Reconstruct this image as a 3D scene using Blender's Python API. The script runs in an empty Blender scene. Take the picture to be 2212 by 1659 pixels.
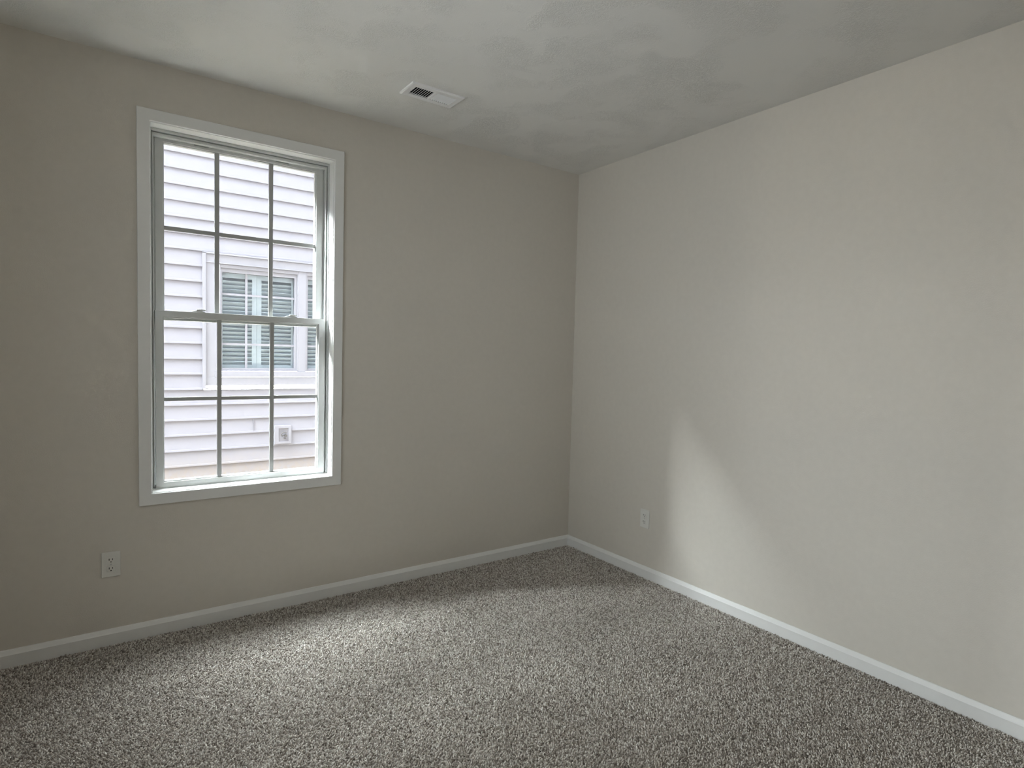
import bpy, bmesh, math, random
import numpy as np
from mathutils import Vector, Matrix

random.seed(7)
S = bpy.context.scene
COL = S.collection

# ------------------------------------------------------------------ camera
cam_d = bpy.data.cameras.new('camera')
cam = bpy.data.objects.new('camera', cam_d)
COL.objects.link(cam)
F_PX, YAW, PITCH, ROLL = 1269.16, 0.6164, -0.0520, 0.0260
fw = Vector((math.cos(PITCH)*math.sin(YAW), math.cos(PITCH)*math.cos(YAW), math.sin(PITCH)))
rt = Vector((math.cos(YAW), -math.sin(YAW), 0)); up = rt.cross(fw)
r2 = rt*math.cos(ROLL) + up*math.sin(ROLL); u2 = -rt*math.sin(ROLL) + up*math.cos(ROLL)
M = Matrix.Identity(4)
for i in range(3):
    M[i][0], M[i][1], M[i][2] = r2[i], u2[i], -fw[i]
M.translation = Vector((-2.5767, -2.9429, 1.2674))
cam.matrix_world = M
cam_d.sensor_fit = 'HORIZONTAL'; cam_d.sensor_width = 36.0
cam_d.lens = F_PX*36.0/2212.0
cam_d.clip_start = 0.02; cam_d.clip_end = 200
S.camera = cam

# ------------------------------------------------------------------ world: bright overcast sky
W = bpy.data.worlds.new('sky'); S.world = W; W.use_nodes = True
nt = W.node_tree; nt.nodes.clear()
out = nt.nodes.new('ShaderNodeOutputWorld'); bg = nt.nodes.new('ShaderNodeBackground')
bg.inputs['Color'].default_value = (0.915, 0.96, 1.0, 1)
# even cloud cover plus the broad glow of the veiled sun, high up beyond the neighbour's roof
SKY_BASE, GLOW, GLOW_POW, GLOW_DIR = 6.0, 400.0, 5.0, Vector((-0.42, 0.60, 0.84)).normalized()
FILL_STRENGTH = 26.0
tc = nt.nodes.new('ShaderNodeTexCoord')
dot = nt.nodes.new('ShaderNodeVectorMath'); dot.operation = 'DOT_PRODUCT'; dot.inputs[1].default_value = GLOW_DIR
mx = nt.nodes.new('ShaderNodeMath'); mx.operation = 'MAXIMUM'; mx.inputs[1].default_value = 0.0
pw = nt.nodes.new('ShaderNodeMath'); pw.operation = 'POWER'; pw.inputs[1].default_value = GLOW_POW
ma = nt.nodes.new('ShaderNodeMath'); ma.operation = 'MULTIPLY_ADD'; ma.inputs[1].default_value = GLOW; ma.inputs[2].default_value = SKY_BASE
nt.links.new(tc.outputs['Generated'], dot.inputs[0]); nt.links.new(dot.outputs['Value'], mx.inputs[0])
nt.links.new(mx.outputs[0], pw.inputs[0]); nt.links.new(pw.outputs[0], ma.inputs[0])
# a brighter break in the cloud, low over the left end of the gap between the houses
BREAK, BREAK_POW, BREAK_DIR = 2800.0, 72.0, Vector((-0.74, 0.375, 0.445)).normalized()
dot2 = nt.nodes.new('ShaderNodeVectorMath'); dot2.operation = 'DOT_PRODUCT'; dot2.inputs[1].default_value = BREAK_DIR
mx2 = nt.nodes.new('ShaderNodeMath'); mx2.operation = 'MAXIMUM'; mx2.inputs[1].default_value = 0.0
pw2 = nt.nodes.new('ShaderNodeMath'); pw2.operation = 'POWER'; pw2.inputs[1].default_value = BREAK_POW
ma2 = nt.nodes.new('ShaderNodeMath'); ma2.operation = 'MULTIPLY_ADD'; ma2.inputs[1].default_value = BREAK
nt.links.new(tc.outputs['Generated'], dot2.inputs[0]); nt.links.new(dot2.outputs['Value'], mx2.inputs[0])
nt.links.new(mx2.outputs[0], pw2.inputs[0]); nt.links.new(pw2.outputs[0], ma2.inputs[0]); nt.links.new(ma.outputs[0], ma2.inputs[2])
nt.links.new(ma2.outputs[0], bg.inputs['Strength']); nt.links.new(bg.outputs[0], out.inputs[0])

# ------------------------------------------------------------------ view
S.view_settings.view_transform = 'Standard'; S.view_settings.look = 'None'
S.view_settings.gamma = 1.0; S.view_settings.use_curve_mapping = False
S.view_settings.exposure = 0.02
S.cycles.use_denoising = True
try: S.cycles.denoiser = 'OPENIMAGEDENOISE'
except Exception: pass
S.cycles.max_bounces = 16; S.cycles.diffuse_bounces = 10; S.cycles.glossy_bounces = 4
S.cycles.transparent_max_bounces = 16
S.cycles.caustics_reflective = False; S.cycles.caustics_refractive = False
S.cycles.sample_clamp_indirect = 0.0

def portal(name, loc, rot, sx, sy):
    l = bpy.data.lights.new(name, 'AREA'); l.shape = 'RECTANGLE'; l.size = sx; l.size_y = sy
    l.cycles.is_portal = True
    o = bpy.data.objects.new(name, l); COL.objects.link(o); o.location = loc; o.rotation_euler = rot
    return o
H = 2.44
RX0, RY0 = -3.05, -3.95          # the room runs x RX0..0 and y RY0..0
# sky portals in the window openings (they only guide sampling of the sky)
portal('window_daylight', (-1.995, 0.17, 1.41), (-math.pi/2, 0, 0), 0.80, 1.60)
SW = (-2.45, -0.95, 0.76, 2.06)   # second window, in the side wall left of the picture: y0, y1, z0, z1
portal('side_window_daylight', (RX0-0.17, (SW[0]+SW[1])/2, (SW[2]+SW[3])/2), (0, -math.pi/2, 0), SW[3]-SW[2], SW[1]-SW[0])

# ------------------------------------------------------------------ materials
def new_mat(name):
    m = bpy.data.materials.new(name); m.use_nodes = True
    n = m.node_tree.nodes; b = n['Principled BSDF']
    return m, n, m.node_tree.links, b
def ramp(n, stops):
    r = n.new('ShaderNodeValToRGB'); e = r.color_ramp.elements
    while len(e) < len(stops): e.new(0.5)
    for k, (p, c) in enumerate(stops):
        e[k].position = p; e[k].color = (*c, 1)
    return r
def noise(n, l, vec, scale, detail=2, rough=0.5, dist=0.0):
    t = n.new('ShaderNodeTexNoise'); t.inputs['Scale'].default_value = scale
    t.inputs['Detail'].default_value = detail; t.inputs['Roughness'].default_value = rough
    t.inputs['Distortion'].default_value = dist
    l.new(vec, t.inputs['Vector']); return t
def geo_pos(n):
    return n.new('ShaderNodeNewGeometry').outputs['Position']
def plain(name, col, rough=0.5, var=0.04, bump=0.0, bscale=300, metallic=0.0, spec=0.5):
    m, n, l, b = new_mat(name)
    p = geo_pos(n); t = noise(n, l, p, 35, 3)
    r = ramp(n, [(0.3, tuple(c*(1-var) for c in col)), (0.7, tuple(min(1, c*(1+var)) for c in col))])
    l.new(t.outputs['Fac'], r.inputs[0]); l.new(r.outputs[0], b.inputs['Base Color'])
    b.inputs['Roughness'].default_value = rough; b.inputs['Metallic'].default_value = metallic
    b.inputs['Specular IOR Level'].default_value = spec
    if bump:
        t2 = noise(n, l, p, bscale, 3); bm_ = n.new('ShaderNodeBump')
        bm_.inputs['Strength'].default_value = bump; bm_.inputs['Distance'].default_value = 0.002
        l.new(t2.outputs['Fac'], bm_.inputs['Height']); l.new(bm_.outputs[0], b.inputs['Normal'])
    return m

MAT = {}
MAT['wall'] = plain('wall_paint', (0.600, 0.568, 0.514), 0.75, 0.015, 0.25, 260, spec=0.25)
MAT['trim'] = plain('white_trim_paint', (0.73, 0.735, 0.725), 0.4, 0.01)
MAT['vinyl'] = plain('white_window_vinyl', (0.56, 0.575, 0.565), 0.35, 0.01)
MAT['plate'] = plain('white_outlet_plastic', (0.66, 0.655, 0.62), 0.35, 0.01)
MAT['dark'] = plain('dark_slot', (0.012, 0.012, 0.012), 0.6, 0.0)
MAT['vent'] = plain('white_vent_enamel', (0.80, 0.80, 0.80), 0.35, 0.01)
MAT['duct'] = plain('dark_duct_metal', (0.03, 0.033, 0.035), 0.6, 0.1)
MAT['metal'] = plain('grey_latch_metal', (0.45, 0.46, 0.46), 0.35, 0.02, metallic=0.4)
MAT['clip'] = plain('grey_clip_plastic', (0.30, 0.31, 0.30), 0.5, 0.02)
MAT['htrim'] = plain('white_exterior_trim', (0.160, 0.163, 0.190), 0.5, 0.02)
MAT['shutter'] = plain('pale_blue_shutter_paint', (0.42, 0.475, 0.515), 0.5, 0.02)
MAT['faucet'] = plain('grey_faucet_metal', (0.055, 0.052, 0.052), 0.8, 0.05)
MAT['ext'] = plain('pale_exterior_wall', (0.70, 0.70, 0.70), 0.7, 0.03)
MAT['brick'] = plain('dark_brick', (0.055, 0.05, 0.048), 0.9, 0.15)
MAT['roof'] = plain('grey_roof_shingle', (0.15, 0.15, 0.16), 0.9, 0.15)
MAT['ground'] = plain('beige_gravel', (0.30, 0.26, 0.205), 0.9, 0.2, 0.6, 60)
MAT['room_dark'] = plain('dim_room_paint', (0.50, 0.55, 0.60), 0.8, 0.02)

def ceiling_mat():
    m, n, l, b = new_mat('stomped_ceiling_plaster')
    b.inputs['Base Color'].default_value = (0.735, 0.727, 0.703, 1); b.inputs['Roughness'].default_value = 0.9
    b.inputs['Specular IOR Level'].default_value = 0.15
    p = geo_pos(n)
    # feathery ridges: distorted noise, in clumps
    t1 = noise(n, l, p, 38, 4, 0.6, 2.2)
    r1 = ramp(n, [(0.42, (0, 0, 0)), (0.50, (1, 1, 1)), (0.58, (0, 0, 0))])
    l.new(t1.outputs['Fac'], r1.inputs[0])
    t2 = noise(n, l, p, 5.5, 2, 0.5, 0.4)
    r2_ = ramp(n, [(0.45, (0, 0, 0)), (0.62, (1, 1, 1))])
    l.new(t2.outputs['Fac'], r2_.inputs[0])
    mul = n.new('ShaderNodeMath'); mul.operation = 'MULTIPLY'
    l.new(r1.outputs[0], mul.inputs[0]); l.new(r2_.outputs[0], mul.inputs[1])
    t3 = noise(n, l, p, 220, 2)
    add = n.new('ShaderNodeMath'); add.operation = 'MULTIPLY_ADD'; add.inputs[1].default_value = 0.15
    l.new(t3.outputs['Fac'], add.inputs[0]); l.new(mul.outputs[0], add.inputs[2])
    bp = n.new('ShaderNodeBump'); bp.inputs['Strength'].default_value = 0.5; bp.inputs['Distance'].default_value = 0.003
    l.new(add.outputs[0], bp.inputs['Height']); l.new(bp.outputs[0], b.inputs['Normal'])
    return m
MAT['ceiling'] = ceiling_mat()

def carpet_mat():
    m, n, l, b = new_mat('speckled_taupe_carpet')
    b.inputs['Roughness'].default_value = 0.95; b.inputs['Specular IOR Level'].default_value = 0.05
    b.inputs['Sheen Weight'].default_value = 0.15
    p = geo_pos(n)
    t1 = noise(n, l, p, 118, 4, 0.68, 0.45)
    r1 = ramp(n, [(0.33, (0.075, 0.063, 0.053)), (0.45, (0.27, 0.24, 0.21)), (0.55, (0.48, 0.445, 0.40)), (0.68, (0.74, 0.71, 0.665))])
    l.new(t1.outputs['Fac'], r1.inputs[0])
    # broad tone drift of the pile lying in different directions
    t2 = noise(n, l, p, 4.0, 3, 0.6)
    mix = n.new('ShaderNodeMix'); mix.data_type = 'RGBA'; mix.blend_type = 'MULTIPLY'; mix.inputs['Factor'].default_value = 1.0
    r2_ = ramp(n, [(0.3, (0.86, 0.86, 0.86)), (0.7, (1.0, 1.0, 1.0))])
    l.new(t2.outputs['Fac'], r2_.inputs[0])
    l.new(r1.outputs[0], mix.inputs['A']); l.new(r2_.outputs[0], mix.inputs['B'])
    l.new(mix.outputs['Result'], b.inputs['Base Color'])
    bp = n.new('ShaderNodeBump'); bp.inputs['Strength'].default_value = 0.9; bp.inputs['Distance'].default_value = 0.006
    l.new(t1.outputs['Fac'], bp.inputs['Height']); l.new(bp.outputs[0], b.inputs['Normal'])
    return m
MAT['carpet'] = carpet_mat()
def pile_mat():
    m, n, l, b = new_mat('twisted_carpet_yarn')
    b.inputs['Roughness'].default_value = 0.95; b.inputs['Specular IOR Level'].default_value = 0.05
    at = n.new('ShaderNodeAttribute'); at.attribute_name = 'yarn'
    r = ramp(n, [(0.0, (0.22, 0.19, 0.165)), (0.22, (0.41, 0.37, 0.33)), (0.55, (0.63, 0.588, 0.54)), (0.85, (0.80, 0.766, 0.718)), (1.0, (0.90, 0.88, 0.84))])
    l.new(at.outputs['Fac'], r.inputs[0]); l.new(r.outputs[0], b.inputs['Base Color'])
    return m
MAT['pile'] = pile_mat()
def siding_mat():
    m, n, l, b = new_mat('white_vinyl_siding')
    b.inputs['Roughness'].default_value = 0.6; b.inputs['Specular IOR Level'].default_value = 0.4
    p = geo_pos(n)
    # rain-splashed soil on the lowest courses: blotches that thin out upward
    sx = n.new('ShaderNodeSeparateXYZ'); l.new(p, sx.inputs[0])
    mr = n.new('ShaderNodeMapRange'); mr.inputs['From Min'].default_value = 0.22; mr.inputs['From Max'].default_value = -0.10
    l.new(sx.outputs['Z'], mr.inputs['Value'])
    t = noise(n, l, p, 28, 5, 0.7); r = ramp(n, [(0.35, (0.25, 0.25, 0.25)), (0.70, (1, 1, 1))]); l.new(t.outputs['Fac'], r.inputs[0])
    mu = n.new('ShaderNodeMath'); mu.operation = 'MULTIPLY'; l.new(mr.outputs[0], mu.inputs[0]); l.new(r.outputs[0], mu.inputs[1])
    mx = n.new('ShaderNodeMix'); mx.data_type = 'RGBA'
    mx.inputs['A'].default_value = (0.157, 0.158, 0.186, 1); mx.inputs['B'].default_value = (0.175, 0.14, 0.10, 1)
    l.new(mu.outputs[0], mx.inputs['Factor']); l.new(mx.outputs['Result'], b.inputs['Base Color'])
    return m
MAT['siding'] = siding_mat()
MAT['muntin'] = plain('darkened_muntin_vinyl', (0.36, 0.367, 0.355), 0.4, 0.01)  # same vinyl as the sashes, colour darkened for the backlit look

def glass_mat(name, tint=(1, 1, 1), refl=1.0):
    m = bpy.data.materials.new(name); m.use_nodes = True
    n = m.node_tree.nodes; l = m.node_tree.links; n.clear()
    o = n.new('ShaderNodeOutputMaterial'); mx = n.new('ShaderNodeMixShader')
    tr = n.new('ShaderNodeBsdfTransparent'); tr.inputs[0].default_value = (*tint, 1)
    gl = n.new('ShaderNodeBsdfGlossy'); gl.inputs['Roughness'].default_value = 0.0
    fr = n.new('ShaderNodeFresnel'); fr.inputs['IOR'].default_value = 1.45
    sc = n.new('ShaderNodeMath'); sc.operation = 'MULTIPLY'; sc.inputs[1].default_value = refl
    l.new(fr.outputs[0], sc.inputs[0]); l.new(sc.outputs[0], mx.inputs[0])
    l.new(tr.outputs[0], mx.inputs[1]); l.new(gl.outputs[0], mx.inputs[2]); l.new(mx.outputs[0], o.inputs[0])
    return m
def emit_mat(name, col, strength):
    m, n, l, b = new_mat(name); b.inputs['Base Color'].default_value = (0.8, 0.8, 0.8, 1)
    b.inputs['Emission Color'].default_value = (*col, 1); b.inputs['Emission Strength'].default_value = strength
    return m
MAT['fill_dome'] = emit_mat('fill_dome_glow', (1.0, 0.96, 0.90), FILL_STRENGTH)
MAT['glass'] = glass_mat('clear_window_glass', (0.97, 0.985, 0.98), 0.7)
MAT['hglass'] = glass_mat('neighbour_window_glass', (0.96, 0.98, 0.99), 0.6)

# ------------------------------------------------------------------ mesh helpers
def box(bm, x0, x1, y0, y1, z0, z1):
    vs = [bm.verts.new((x, y, z)) for x in (x0, x1) for y in (y0, y1) for z in (z0, z1)]
    for f in ((0, 1, 3, 2), (4, 6, 7, 5), (0, 4, 5, 1), (2, 3, 7, 6), (0, 2, 6, 4), (1, 5, 7, 3)):
        bm.faces.new([vs[i] for i in f])
def extrude(bm, pts, axis, a0, a1):
    """closed outline pts (u,v) swept along an axis: 'x' -> (a,u,v); 'y' -> (u,a,v)"""
    def P(a, u, v): return (a, u, v) if axis == 'x' else (u, a, v) if axis == 'y' else (u, v, a)
    A = [bm.verts.new(P(a0, u, v)) for u, v in pts]; B = [bm.verts.new(P(a1, u, v)) for u, v in pts]
    n = len(pts)
    for i in range(n):
        bm.faces.new((A[i], A[(i+1) % n], B[(i+1) % n], B[i]))
    bm.faces.new(A[::-1]); bm.faces.new(B)
def frame_ring(bm, x0, x1, z0, z1, wl, wr, wb, wt, y0, y1):
    """picture-frame ring in the xz plane; outer x0..x1, z0..z1, member widths, depth y0..y1 (mitred, one shell)"""
    o = [(x0, z0), (x1, z0), (x1, z1), (x0, z1)]
    i_ = [(x0+wl, z0+wb), (x1-wr, z0+wb), (x1-wr, z1-wt), (x0+wl, z1-wt)]
    V = {}
    for k in range(4):
        for nme, pt in (('o', o[k]), ('i', i_[k])):
            for s, y in ((0, y0), (1, y1)):
                V[nme, k, s] = bm.verts.new((pt[0], y, pt[1]))
    for k in range(4):
        j = (k+1) % 4
        bm.faces.new((V['o', k, 0], V['o', j, 0], V['i', j, 0], V['i', k, 0]))
        bm.faces.new((V['o', k, 1], V['i', k, 1], V['i', j, 1], V['o', j, 1]))
        bm.faces.new((V['o', k, 0], V['o', k, 1], V['o', j, 1], V['o', j, 0]))
        bm.faces.new((V['i', k, 0], V['i', j, 0], V['i', j, 1], V['i', k, 1]))
def disc(bm, c, r, h, axis='y', seg=24):
    pts = [(r*math.cos(2*math.pi*k/seg), r*math.sin(2*math.pi*k/seg)) for k in range(seg)]
    if axis == 'y': extrude(bm, [(c[0]+u, c[2]+v) for u, v in pts], 'y', c[1], c[1]+h)
    elif axis == 'x': extrude(bm, [(c[1]+u, c[2]+v) for u, v in pts], 'x', c[0], c[0]+h)
    else: extrude(bm, [(c[0]+u, c[1]+v) for u, v in pts], 'z', c[2], c[2]+h)
def tube(bm, path, r, seg=10):
    rings = []
    for k, p in enumerate(path):
        p = Vector(p)
        d = (Vector(path[min(k+1, len(path)-1)]) - Vector(path[max(k-1, 0)])).normalized()
        a = d.orthogonal().normalized(); b_ = d.cross(a)
        if rings:   # keep the rings from twisting
            a = (prev_a - d*prev_a.dot(d)).normalized(); b_ = d.cross(a)
        prev_a = a
        rings.append([bm.verts.new(p + (a*math.cos(2*math.pi*s/seg) + b_*math.sin(2*math.pi*s/seg))*r) for s in range(seg)])
    for q in range(len(rings)-1):
        for s in range(seg):
            bm.faces.new((rings[q][s], rings[q][(s+1) % seg], rings[q+1][(s+1) % seg], rings[q+1][s]))
    bm.faces.new(rings[0][::-1]); bm.faces.new(rings[-1])
def obj(name, bm, mat, parent=None, bevel=0.0, loc=None, segs=2, smooth=False):
    bmesh.ops.recalc_face_normals(bm, faces=bm.faces)
    me = bpy.data.meshes.new(name); bm.to_mesh(me); bm.free()
    me.materials.append(MAT[mat])
    if smooth:
        for p in me.polygons: p.use_smooth = True
    o = bpy.data.objects.new(name, me); COL.objects.link(o)
    if parent: o.parent = parent
    if loc: o.location = loc
    if bevel:
        md = o.modifiers.new('soft_edges', 'BEVEL'); md.width = bevel; md.segments = segs
        md.limit_method = 'ANGLE'; md.angle_limit = math.radians(40)
    return o
def struct(o, label=None):
    o['kind'] = 'structure'
    if label: o['label'] = label
    return o
def thing(name, label, cat, loc, rotz=0.0, group=None):
    o = bpy.data.objects.new(name, None); COL.objects.link(o); o.empty_display_size = 0.05
    o.location = loc; o.rotation_euler = (0, 0, rotz); o['label'] = label; o['category'] = cat
    if group: o['group'] = group
    return o
NB = bmesh.new

# ------------------------------------------------------------------ room shell
T = 0.16
BT, BH = 0.015, 0.0630          # baseboard thickness, height
OX0, OX1, OZ0, OZ1 = -2.3865, -1.6055, 0.6230, 2.1985      # window opening (casing inner edge)
FZ = -0.0055                     # carpet backing; the pile reaches up to about z = 0
bm = NB(); box(bm, RX0-T, T, RY0-T, T, -0.12, FZ)
struct(obj('floor', bm, 'carpet'), 'wall-to-wall speckled taupe carpet')
def carpet_pile():
    rng = np.random.default_rng(11)
    st = 0.0066
    gx, gy = np.meshgrid(np.arange(RX0+0.02, -BT-0.002, st), np.arange(-3.0, -BT-0.002, st))
    x = gx.ravel(); y = gy.ravel()
    # keep what the photo (and a step to the side of it) can see: the part beyond the camera's near edge
    keep = (y > -0.95 - 0.653*(x + 3.05) - 0.40)
    x, y = x[keep], y[keep]; n = len(x)
    x = x + rng.uniform(-0.0030, 0.0030, n); y = y + rng.uniform(-0.0030, 0.0030, n)
    x = np.minimum(x, -BT-0.0035); y = np.minimum(y, -BT-0.0035)
    h = rng.normal(0.0068, 0.0013, n).clip(0.0035, 0.0100)
    # yarn ends lean in slowly drifting directions plus their own twist
    drift = np.sin(x*5.1 + 2.0*np.sin(y*3.7)) + np.cos(y*4.3 - 1.3*np.sin(x*2.9))
    ang = drift*1.5 + rng.uniform(-2.2, 2.2, n); lean = rng.uniform(0.0005, 0.0050, n)
    lx, ly = np.cos(ang)*lean, np.sin(ang)*lean
    room = np.minimum(-BT - 0.0012 - x, 1); lx = np.minimum(lx, room - 0.002); ly = np.minimum(ly, -BT - 0.0032 - y)
    rot = rng.uniform(0, 2*np.pi, n); r0 = rng.uniform(0.0024, 0.0034, n)
    V = np.empty((n, 10, 3), np.float32)
    for k, (t, rr) in enumerate(((0.0, 0.9), (0.55, 1.0), (0.9, 0.72))):
        for q in range(3):
            a = rot + q*2*np.pi/3 + k*0.5
            V[:, k*3+q, 0] = x + lx*t*t + np.cos(a)*r0*rr
            V[:, k*3+q, 1] = y + ly*t*t + np.sin(a)*r0*rr
            V[:, k*3+q, 2] = FZ - 0.001 + h*t
    V[:, 9, 0] = x + lx; V[:, 9, 1] = y + ly; V[:, 9, 2] = FZ - 0.001 + h
    V[:, :, 0] = np.minimum(V[:, :, 0], -BT-0.0004); V[:, :, 1] = np.minimum(V[:, :, 1], -BT-0.0004)
    quads = [(k*3+q, k*3+(q+1) % 3, (k+1)*3+(q+1) % 3, (k+1)*3+q) for k in range(2) for q in range(3)]
    tris = [(6+q, 6+(q+1) % 3, 9) for q in range(3)]
    loops = np.array([i for f in quads+tris for i in f], np.int64); nl = len(loops)
    tot = np.array([4]*6 + [3]*3, np.int64); nf = len(tot)
    L = (loops[None, :] + (np.arange(n)*10)[:, None]).ravel().astype(np.int32)
    TOT = np.tile(tot, n); START = np.concatenate(([0], np.cumsum(TOT)[:-1])).astype(np.int32)
    me = bpy.data.meshes.new('carpet_pile')
    me.vertices.add(n*10); me.vertices.foreach_set('co', V.ravel())
    me.loops.add(len(L)); me.loops.foreach_set('vertex_index', L)
    me.polygons.add(n*nf); me.polygons.foreach_set('loop_start', START)
    tone = me.attributes.new('yarn', 'FLOAT', 'POINT')
    tone.data.foreach_set('value', np.repeat(rng.uniform(0, 1, n), 10).astype(np.float32))
    me.update(calc_edges=True); me.validate()
    me.materials.append(MAT['pile'])
    me.polygons.foreach_set('use_smooth', np.ones(n*nf, bool))
    o = bpy.data.objects.new('carpet_pile', me); COL.objects.link(o)
    o['kind'] = 'stuff'; o['label'] = 'short twisted taupe and grey carpet pile covering the floor'; o['category'] = 'carpet'
    return o
# window wall with the opening cut out
g = 0.012
bm = NB()
box(bm, RX0-T, OX0-g, 0, T, -0.12, H+0.2); box(bm, OX1+g, T, 0, T, -0.12, H+0.2)
box(bm, OX0-g, OX1+g, 0, T, -0.12, OZ0-g); box(bm, OX0-g, OX1+g, 0, T, OZ1+g, H+0.2)
struct(obj('wall_left', bm, 'wall'), 'warm grey wall with the window')
bm = NB(); box(bm, 0, T, RY0-T, 0, -0.12, H+0.2)
struct(obj('wall_right', bm, 'wall'), 'warm grey wall to the right of the corner')
# side wall behind the left picture edge
bm = NB()
box(bm, RX0-T, RX0, RY0-T, SW[0], -0.12, H+0.2); box(bm, RX0-T, RX0, SW[1], 0, -0.12, H+0.2)
box(bm, RX0-T, RX0, SW[0], SW[1], -0.12, SW[2]); box(bm, RX0-T, RX0, SW[0], SW[1], SW[3], H+0.2)
struct(obj('wall_side', bm, 'wall'))
bm = NB(); box(bm, RX0, 0, RY0-T, RY0, -0.12, H+0.2)
struct(obj('wall_rear', bm, 'wall'))
# ceiling with the register's duct hole
VX, VY = -1.3095, -0.4655
hx, hy = 0.108, 0.045
bm = NB()
box(bm, RX0, VX-hx, RY0, 0, H, H+0.15); box(bm, VX+hx, 0, RY0, 0, H, H+0.15)
box(bm, VX-hx, VX+hx, RY0, VY-hy, H, H+0.15); box(bm, VX-hx, VX+hx, VY+hy, 0, H, H+0.15)
struct(obj('ceiling', bm, 'ceiling'), 'white stomp-textured ceiling')

# baseboards and the pile that meets them
carpet_pile()
prof = [(0, FZ-0.002), (BT, FZ-0.002), (BT, 0.0445), (0.0135, 0.0470), (0.0065, 0.0605), (0.0045, 0.0630), (0, BH)]
bm = NB(); extrude(bm, [(-u, v) for u, v in prof], 'x', RX0, 0.0)
struct(obj('baseboard_left', bm, 'trim', bevel=0.0008), 'white baseboard under the window wall')
bm = NB(); extrude(bm, [(-u, v) for u, v in prof], 'y', RY0, 0.0)
struct(obj('baseboard_right', bm, 'trim', bevel=0.0008), 'white baseboard along the right wall')

# ------------------------------------------------------------------ window
win = bpy.data.objects.new('window_1', None); COL.objects.link(win); win.location = (0, 0, 0)
win['kind'] = 'structure'; win['label'] = 'white double-hung window with grid muntins in both sashes'
CX0, CX1, CZ0, CZ1 = -2.4335, -1.5590, 0.5745, 2.2470
bm = NB(); frame_ring(bm, CX0, CX1, CZ0, CZ1, OX0-CX0, CX1-OX1, OZ0-CZ0, CZ1-OZ1, -0.015, 0.0)
obj('casing', bm, 'trim', win, 0.002)
JX0, JX1, JZ0, JZ1 = OX0+0.003, OX1-0.003, OZ0+0.003, OZ1-0.003
bm = NB(); frame_ring(bm, JX0-0.014, JX1+0.014, JZ0-0.014, JZ1+0.014, 0.014, 0.014, 0.014, 0.014, -0.0035, 0.085)
obj('jamb', bm, 'trim', win, 0.0012)
# vinyl frame: stepped ribs like a sash track
FX0, FX1, FZ0, FZ1 = JX0, JX1, JZ0, JZ1
bm = NB()
frame_ring(bm, FX0, FX1, FZ0, FZ1, 0.0065, 0.0065, 0.004, 0.012, 0.060, 0.158)
frame_ring(bm, FX0+0.0065, FX1-0.0065, FZ0+0.004, FZ1-0.012, 0.004, 0.004, 0.002, 0.004, 0.078, 0.158)
frame_ring(bm, FX0+0.0105, FX1-0.0105, FZ0+0.006, FZ1-0.016, 0.005, 0.005, 0.004, 0.012, 0.070, 0.158)
frame_ring(bm, FX0+0.0155, FX1-0.0155, FZ0+0.010, FZ1-0.028, 0.010, 0.010, 0.010, 0.006, 0.100, 0.158)
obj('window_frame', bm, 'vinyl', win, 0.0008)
# upper sash (outer track)
UG = (-2.3305, -1.6625, 1.410, 2.1540)
bm = NB(); frame_ring(bm, FX0+0.0215, FX1-0.0215, 1.375, 2.1775, UG[0]-(FX0+0.0215), (FX1-0.0215)-UG[1], 0.035, 2.1775-UG[3], 0.096, 0.130)
frame_ring(bm, UG[0], UG[1], UG[2], UG[3], 0.004, 0.004, 0.004, 0.004, 0.104, 0.130)
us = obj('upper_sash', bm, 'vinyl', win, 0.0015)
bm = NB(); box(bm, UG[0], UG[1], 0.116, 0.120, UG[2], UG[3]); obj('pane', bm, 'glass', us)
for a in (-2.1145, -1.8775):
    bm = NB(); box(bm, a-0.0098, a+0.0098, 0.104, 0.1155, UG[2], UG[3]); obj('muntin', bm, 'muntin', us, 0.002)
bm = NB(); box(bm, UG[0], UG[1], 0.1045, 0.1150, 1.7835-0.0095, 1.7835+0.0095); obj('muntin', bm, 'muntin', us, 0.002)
# lower sash (inner track)
LG = (-2.3360, -1.6550, 0.6530, 1.3890)
LX0, LX1, LZ0, LZ1 = -2.3655, -1.6230, 0.6265, 1.4165
bm = NB(); frame_ring(bm, LX0, LX1, LZ0, LZ1, LG[0]-LX0, LX1-LG[1], LG[2]-LZ0, LZ1-LG[3], 0.063, 0.095)
frame_ring(bm, LG[0], LG[1], LG[2], LG[3], 0.004, 0.004, 0.004, 0.004, 0.072, 0.095)
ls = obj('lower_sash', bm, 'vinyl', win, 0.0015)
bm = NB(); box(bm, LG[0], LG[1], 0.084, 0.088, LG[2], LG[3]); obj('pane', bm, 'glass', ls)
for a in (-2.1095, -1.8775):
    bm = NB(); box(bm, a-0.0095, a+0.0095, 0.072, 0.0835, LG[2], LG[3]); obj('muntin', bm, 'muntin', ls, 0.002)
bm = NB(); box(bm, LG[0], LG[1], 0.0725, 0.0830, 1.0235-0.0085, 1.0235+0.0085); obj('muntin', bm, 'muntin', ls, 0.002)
# sash locks on the meeting rail
for a in (-2.197, -1.790):
    bm = NB()
    pts = [(-0.030, 0), (0.030, 0), (0.026, 0.004), (0.012, 0.0085), (-0.004, 0.0085), (-0.022, 0.004)]
    extrude(bm, [(a+u, LZ1+v) for u, v in pts], 'y', 0.070, 0.090)
    extrude(bm, [(a+u, LZ1+v) for u, v in [(-0.006, 0.0085), (0.030, 0.0085), (0.032, 0.011), (0.020, 0.0135), (-0.004, 0.0130)]], 'y', 0.068, 0.080)
    obj('sash_lock', bm, 'vinyl', ls, 0.001)
# tilt latches in the top rail of the upper sash
for a in (-2.180, -1.828):
    bm = NB(); box(bm, a-0.030, a+0.030, 0.0935, 0.100, 2.1640, 2.1740); obj('tilt_latch', bm, 'clip', us, 0.001)

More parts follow.
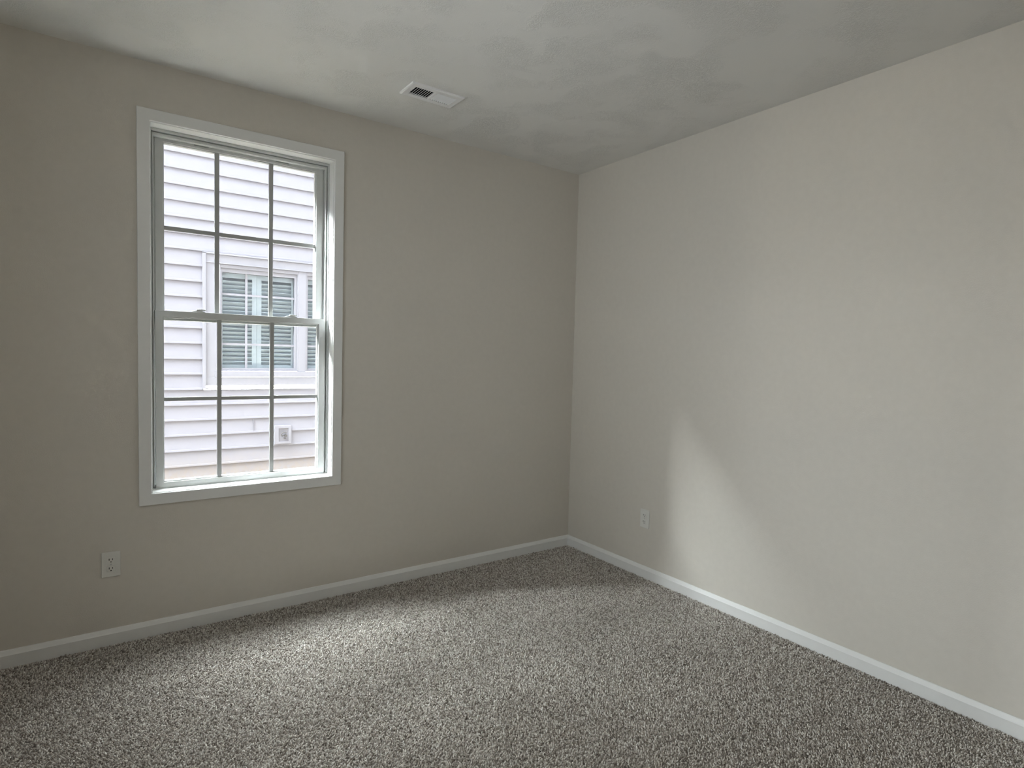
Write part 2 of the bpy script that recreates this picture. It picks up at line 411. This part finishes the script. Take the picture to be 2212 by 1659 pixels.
# second window, in the side wall (out of the picture): it fills the room with soft light
win2 = bpy.data.objects.new('window_2', None); COL.objects.link(win2); win2['kind'] = 'structure'
bm = NB()
for (a, b_, c, d) in ((SW[0]-0.045, SW[0], SW[2]-0.045, SW[3]+0.045), (SW[1], SW[1]+0.045, SW[2]-0.045, SW[3]+0.045),
                      (SW[0], SW[1], SW[2]-0.045, SW[2]), (SW[0], SW[1], SW[3], SW[3]+0.045)):
    box(bm, RX0, RX0+0.015, a, b_, c, d)
obj('casing', bm, 'trim', win2)
bm = NB()
for (a, b_, c, d) in ((SW[0], SW[0]+0.04, SW[2], SW[3]), (SW[1]-0.04, SW[1], SW[2], SW[3]), (SW[0]+0.04, SW[1]-0.04, SW[2], SW[2]+0.04),
                      (SW[0]+0.04, SW[1]-0.04, SW[3]-0.04, SW[3]), ((SW[0]+SW[1])/2-0.03, (SW[0]+SW[1])/2+0.03, SW[2]+0.04, SW[3]-0.04)):
    box(bm, RX0-0.15, RX0-0.06, a, b_, c, d)
obj('window_frame', bm, 'vinyl', win2)
bm = NB(); box(bm, RX0-0.112, RX0-0.108, SW[0]+0.02, SW[1]-0.02, SW[2]+0.02, SW[3]-0.02); obj('pane', bm, 'glass', win2)

# ------------------------------------------------------------------ outlets
def make_outlet(label, loc, rotz):
    """duplex outlet, plate in the local xz plane facing local -y"""
    t = thing('wall_outlet', label, 'outlet', loc, rotz, 'duplex outlets low on the walls')
    w, h = 0.0335, 0.0535
    bm = NB(); box(bm, -w, w, -0.0055, 0.0, -h, h); obj('cover_plate', bm, 'plate', t, 0.003, segs=3)
    for s in (1, -1):
        cz = 0.0185*s
        bm = NB()
        pts = []
        R, c = 0.0165, 0.0125
        for k in range(40):
            a = 2*math.pi*k/40; x, z = R*math.cos(a), R*math.sin(a)
            pts.append((x, cz + max(-c, min(c, z))))
        extrude(bm, pts, 'y', -0.0082, -0.004)
        f = obj('receptacle', bm, 'plate', t, 0.0008)
        bm = NB()
        box(bm, -0.0075, -0.0048, -0.0086, -0.0078, cz-0.001, cz+0.0075)
        box(bm, 0.0044, 0.0068, -0.0086, -0.0078, cz-0.000, cz+0.0068)
        pts = [(0.0024*math.cos(math.pi*k/8), cz-0.0068-0.0026*math.sin(math.pi*k/8)) for k in range(9)]
        extrude(bm, [(0.0026*math.cos(2*math.pi*k/16), cz-0.0070+0.0024*math.sin(2*math.pi*k/16)) for k in range(16)], 'y', -0.0086, -0.0078)
        o = obj('slots', bm, 'dark', f); o['label'] = 'dark plug slots'
    bm = NB(); disc(bm, (0, -0.0066, 0), 0.0028, 0.0020, 'y', 16); obj('screw', bm, 'metal', t)
    return t
make_outlet('white duplex outlet on the window wall, low to the left of the window', (-2.5340, 0.0, 0.3395), 0.0)
make_outlet('white duplex outlet on the right-hand wall near the corner, above the baseboard', (0.0, -0.6690, 0.3365), -math.pi/2)

# ------------------------------------------------------------------ ceiling register
vent = thing('ceiling_vent', 'white louvered air register in the ceiling, one half open and dark', 'vent', (VX, VY, H))
VW, VD = 0.1315, 0.0700
bm = NB()
# sloped flange ring around the opening
def ring4(w, d, z): return [bm.verts.new((sx*w, sy*d, z)) for sx, sy in ((-1, -1), (1, -1), (1, 1), (-1, 1))]
L = [ring4(VW, VD, 0.0), ring4(VW-0.001, VD-0.001, -0.0065), ring4(VW-0.006, VD-0.006, -0.0085), ring4(0.1035, 0.0405, -0.0078), ring4(0.1035, 0.0405, 0.0)]
for q in range(4):
    for k in range(4):
        j = (k+1) % 4
        bm.faces.new((L[q][k], L[q][j], L[q+1][j], L[q+1][k]))
box(bm, -0.006, 0.006, -0.0405, 0.0405, -0.0074, 0.0)
obj('flange', bm, 'vent', vent, 0.0006)
NL = 9
for side in (-1, 1):
    for k in range(NL):
        cx = side*(0.006 + (k+0.5)*(0.0975/NL))
        a = math.radians(46)*(1 if side < 0 else -1)
        hw, th = 0.0052, 0.0006
        c, s = math.cos(a), math.sin(a)
        bm = NB()
        pts = [(-hw, -th), (hw, -th), (hw, th), (-hw, th)]
        extrude(bm, [(cx + u*c - v*s, -0.0030 + u*s + v*c) for u, v in pts], 'y', -0.0405, 0.0405)
        obj('louver', bm, 'vent', vent)
bm = NB(); box(bm, -0.1060, 0.1060, -0.0430, 0.0430, 0.10, 0.103)
for (a, b_, c, d) in ((-0.1075, -0.1045, -0.0445, 0.0445), (0.1045, 0.1075, -0.0445, 0.0445), (-0.1045, 0.1045, -0.0445, -0.0415), (-0.1045, 0.1045, 0.0415, 0.0445)):
    box(bm, a, b_, c, d, 0.0005, 0.103)
o = obj('duct', bm, 'duct', vent); o['label'] = 'dark duct above the louvers'
bm = NB(); box(bm, -0.112, -0.106, -0.014, -0.008, -0.0120, -0.0070); obj('damper_lever', bm, 'vent', vent, 0.0008)

# added glowing dome, unseen above the camera, to fill the room with light
fill_dome = thing('added_fill_dome', 'added unseen glowing dome above the camera that fills the room with light', 'added fill light', (-2.72, -2.45, H))
bm = NB(); disc(bm, (0, 0, -0.025), 0.17, 0.025, 'z', 32); obj('base', bm, 'trim', fill_dome, 0.003)
bm = NB(); bmesh.ops.create_uvsphere(bm, u_segments=32, v_segments=16, radius=0.155)
bmesh.ops.scale(bm, vec=(1, 1, 0.5), verts=bm.verts); bmesh.ops.bisect_plane(bm, geom=bm.verts[:]+bm.edges[:]+bm.faces[:], plane_co=(0, 0, 0), plane_no=(0, 0, 1), clear_outer=True)
obj('shade', bm, 'fill_dome', fill_dome, loc=(0, 0, -0.025), smooth=True)

# ------------------------------------------------------------------ outside: our own upper storey, ground
bm = NB(); box(bm, -12, 6, 0.002, T, H+0.2, 5.6); box(bm, -12, RX0-T, 0.002, T, -0.5, H+0.2); box(bm, T, 6, 0.002, T, -0.5, H+0.2)
struct(obj('wall_exterior', bm, 'brick'))
# brick veneer outside the window wall, with its own deep reveal
VY1 = 0.34
bm = NB(); box(bm, -12, -2.372, T, VY1, -0.5, 5.6); box(bm, -1.575, 6, T, VY1, -0.5, 5.6)
box(bm, -2.372, -1.575, T, VY1, -0.5, 0.585); box(bm, -2.372, -1.575, T, VY1, 2.26, 5.6)
struct(obj('wall_veneer', bm, 'brick'))
bm = NB(); box(bm, RX0-T-4.2, RX0-T, RY0-1.0, 0.0, H+0.25, H+0.40); box(bm, RX0-T-6.0, RX0-T, -0.35, -0.20, -0.5, 5.6)  # added unseen slab and wall that keep the sky glow off the side window
struct(obj('sky_blockers', bm, 'ext'))
bm = NB(); box(bm, -30, 30, 0.1, 40, -0.62, -0.5)
struct(obj('ground', bm, 'ground'))

# ------------------------------------------------------------------ neighbour house
HY = 3.5
house = thing('house', 'white lap-sided house with shuttered windows, seen through the window', 'house', (0, HY, -0.5))
EXPO, Z0 = 0.1495, 0.084
def hz(z): return z + 0.5          # house-local height
HW0, HW1, HTOP = -12.0, 7.0, 4.9
bm = NB()
# opening for the pair of windows
WX0, WX1, WZ0, WZ1 = -1.722, 0.158, 0.850, 2.160
k0 = -4
prof_rows = []
k = k0
def course(x0, x1, zb, zt):
    P = [(-0.001, zb), (-0.0150, zb), (-0.0165, zb+0.004), (-0.0150, zb+0.0200), (-0.0120, zb+0.0215), (-0.0020, zt), (0.05, zt), (0.05, zb)]
    extrude(bm, [(u, hz(v)) for u, v in P], 'x', x0, x1)
while Z0 + k*EXPO < HTOP:
    zb, zt = Z0 + k*EXPO, Z0 + (k+1)*EXPO
    if zt > WZ0 and zb < WZ1:
        course(HW0, WX0, zb, zt); course(WX1, HW1, zb, zt)
    else:
        course(HW0, HW1, zb, zt)
    k += 1
# butt seams where two lengths of siding meet
for (x, kk) in ((-1.264, 2), (-0.687, 20), (-4.2, 6), (1.9, 11)):
    zb = Z0 + kk*EXPO
    box(bm, x-0.0012, x+0.0012, -0.0175, -0.004, hz(zb+0.002), hz(zb+EXPO*0.93))
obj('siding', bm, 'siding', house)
bm = NB(); box(bm, HW0, HW1, 0.02, 0.06, hz(-0.5), hz(Z0+k0*EXPO+0.02)); obj('foundation', bm, 'ext', house)
bm = NB()
box(bm, HW0-0.2, HW1+0.2, -0.30, 0.05, hz(HTOP), hz(HTOP+0.18))
extrude(bm, [(-0.34, hz(HTOP+0.18)), (4.0, hz(HTOP+2.2)), (8.4, hz(HTOP+0.18))], 'x', HW0-0.2, HW1+0.2)
obj('roof', bm, 'roof', house)
# trim round the pair of windows
bm = NB()
TX0, TX1 = -1.704, 0.140
box(bm, WX0-0.009, TX0+0.004, -0.030, 0.03, hz(0.844), hz(2.170)); box(bm, TX1-0.004, WX1+0.009, -0.030, 0.03, hz(0.844), hz(2.170))   # channel
box(bm, WX0-0.009, WX1+0.009, -0.030, 0.03, hz(2.160), hz(2.176)); box(bm, WX0-0.009, WX1+0.009, -0.019, 0.03, hz(0.844), hz(0.853))
box(bm, TX0, -1.590, -0.016, 0.03, hz(0.874), hz(2.081)); box(bm, 0.026, TX1, -0.016, 0.03, hz(0.874), hz(2.081))                       # side boards
box(bm, TX0, TX1, -0.018, 0.03, hz(2.085), hz(2.160)); box(bm, TX0, TX1, -0.024, 0.03, hz(2.074), hz(2.085))                            # head board + drip
box(bm, TX0, TX1, -0.018, 0.03, hz(0.874), hz(0.955)); box(bm, TX0+0.083, TX1-0.083, -0.024, 0.03, hz(0.959), hz(1.014))                  # apron + sill
box(bm, -0.820, -0.743, -0.014, 0.03, hz(1.014), hz(2.081))                                                                             # mullion
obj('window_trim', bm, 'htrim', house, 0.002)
def house_window(x0):
    x1 = x0 + 0.759
    z0, z1 = 1.017, 2.074
    bm = NB(); frame_ring(bm, x0, x1, hz(z0), hz(z1), 0.012, 0.012, 0.012, 0.036, -0.010, 0.06)
    frame_ring(bm, x0+0.012, x1-0.012, hz(z0+0.012), hz(z1-0.036), 0.013, 0.025, 0.018, 0.040, 0.004, 0.06)
    box(bm, x0+0.02, x1-0.02, 0.006, 0.05, hz(1.515), hz(1.560))
    w = obj('window_unit', bm, 'htrim', house, 0.0015)
    gx0, gx1, gz0, gz1 = x0+0.025, x1-0.037, 1.047, 1.998
    bm = NB(); box(bm, gx0-0.01, gx1+0.01, 0.032, 0.036, hz(gz0-0.01), hz(gz1+0.01)); obj('pane', bm, 'hglass', w)
    bm = NB()
    for q in (1, 2):
        gx = gx0 + (gx1-gx0)*q/3; gx = x0 + 0.251 if q == 1 else x0 + 0.49
        box(bm, gx-0.0105, gx+0.0105, 0.020, 0.031, hz(gz0), hz(gz1))
    for gz in (1.784, 1.288):
        box(bm, gx0, gx1, 0.0205, 0.0305, hz(gz-0.010), hz(gz+0.010))
    obj('grille', bm, 'htrim', w)
    # two louvered shutters inside, meeting in the middle
    mid = x0 + 0.361
    for (a, b_) in ((gx0-0.03, mid-0.0008), (mid+0.0008, gx1+0.03)):
        bm = NB()
        box(bm, a, a+0.045, 0.075, 0.100, hz(gz0-0.03), hz(gz1+0.03)); box(bm, b_-0.045, b_, 0.075, 0.100, hz(gz0-0.03), hz(gz1+0.03))
        box(bm, a+0.045, b_-0.045, 0.075, 0.100, hz(1.952), hz(gz1+0.03)); box(bm, a+0.045, b_-0.045, 0.075, 0.100, hz(gz0-0.03), hz(1.080))
        pitch = 0.0425; z = 1.100
        c, s = math.cos(math.radians(38)), math.sin(math.radians(38))
        while z < 1.945:
            pts = [(-0.024, -0.003), (0.024, -0.003), (0.024, 0.003), (-0.024, 0.003)]
            extrude(bm, [(0.0875 + u*c + v*s, hz(z) + u*s*-1 + v*c) for u, v in [(p[0], p[1]) for p in pts]], 'x', a+0.045, b_-0.045)
            z += pitch
        obj('shutter', bm, 'shutter', w)
    bm = NB(); frame_ring(bm, x0, x1, hz(z0), hz(z1), 0.004, 0.004, 0.004, 0.004, 0.06, 0.20)
    box(bm, x0, x1, 0.20, 0.21, hz(z0), hz(z1))
    obj('interior', bm, 'room_dark', w)
    return w
house_window(-1.579); house_window(-0.743)
# square mounting block with a grey faucet
bm = NB()
MX0, MX1, MZ0, MZ1 = -1.062, -0.890, 0.252, 0.447
frame_ring(bm, MX0, MX1, hz(MZ0), hz(MZ1), 0.045, 0.030, 0.028, 0.030, -0.034, 0.0)
box(bm, MX0+0.04, MX1-0.025, -0.024, 0.0, hz(MZ0+0.02), hz(MZ1-0.025))
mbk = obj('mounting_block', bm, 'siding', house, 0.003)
bm = NB()
cx, cz = -0.965, hz(0.352)
tube(bm, [(cx+0.030*math.cos(a), -0.046, cz+0.024*math.sin(a)) for a in [math.radians(40+q*12) for q in range(17)]], 0.0055)
disc(bm, (cx+0.014, -0.055, cz-0.012), 0.013, 0.034, 'y', 16)
tube(bm, [(cx-0.018, -0.046, cz-0.010), (cx+0.0, -0.040, cz-0.010), (cx+0.014, -0.040, cz-0.012)], 0.005)
box(bm, cx-0.004, cx+0.016, -0.046, -0.022, cz-0.044, cz-0.036)
o = obj('faucet', bm, 'faucet', mbk); o['label'] = 'small grey fitting in the block'
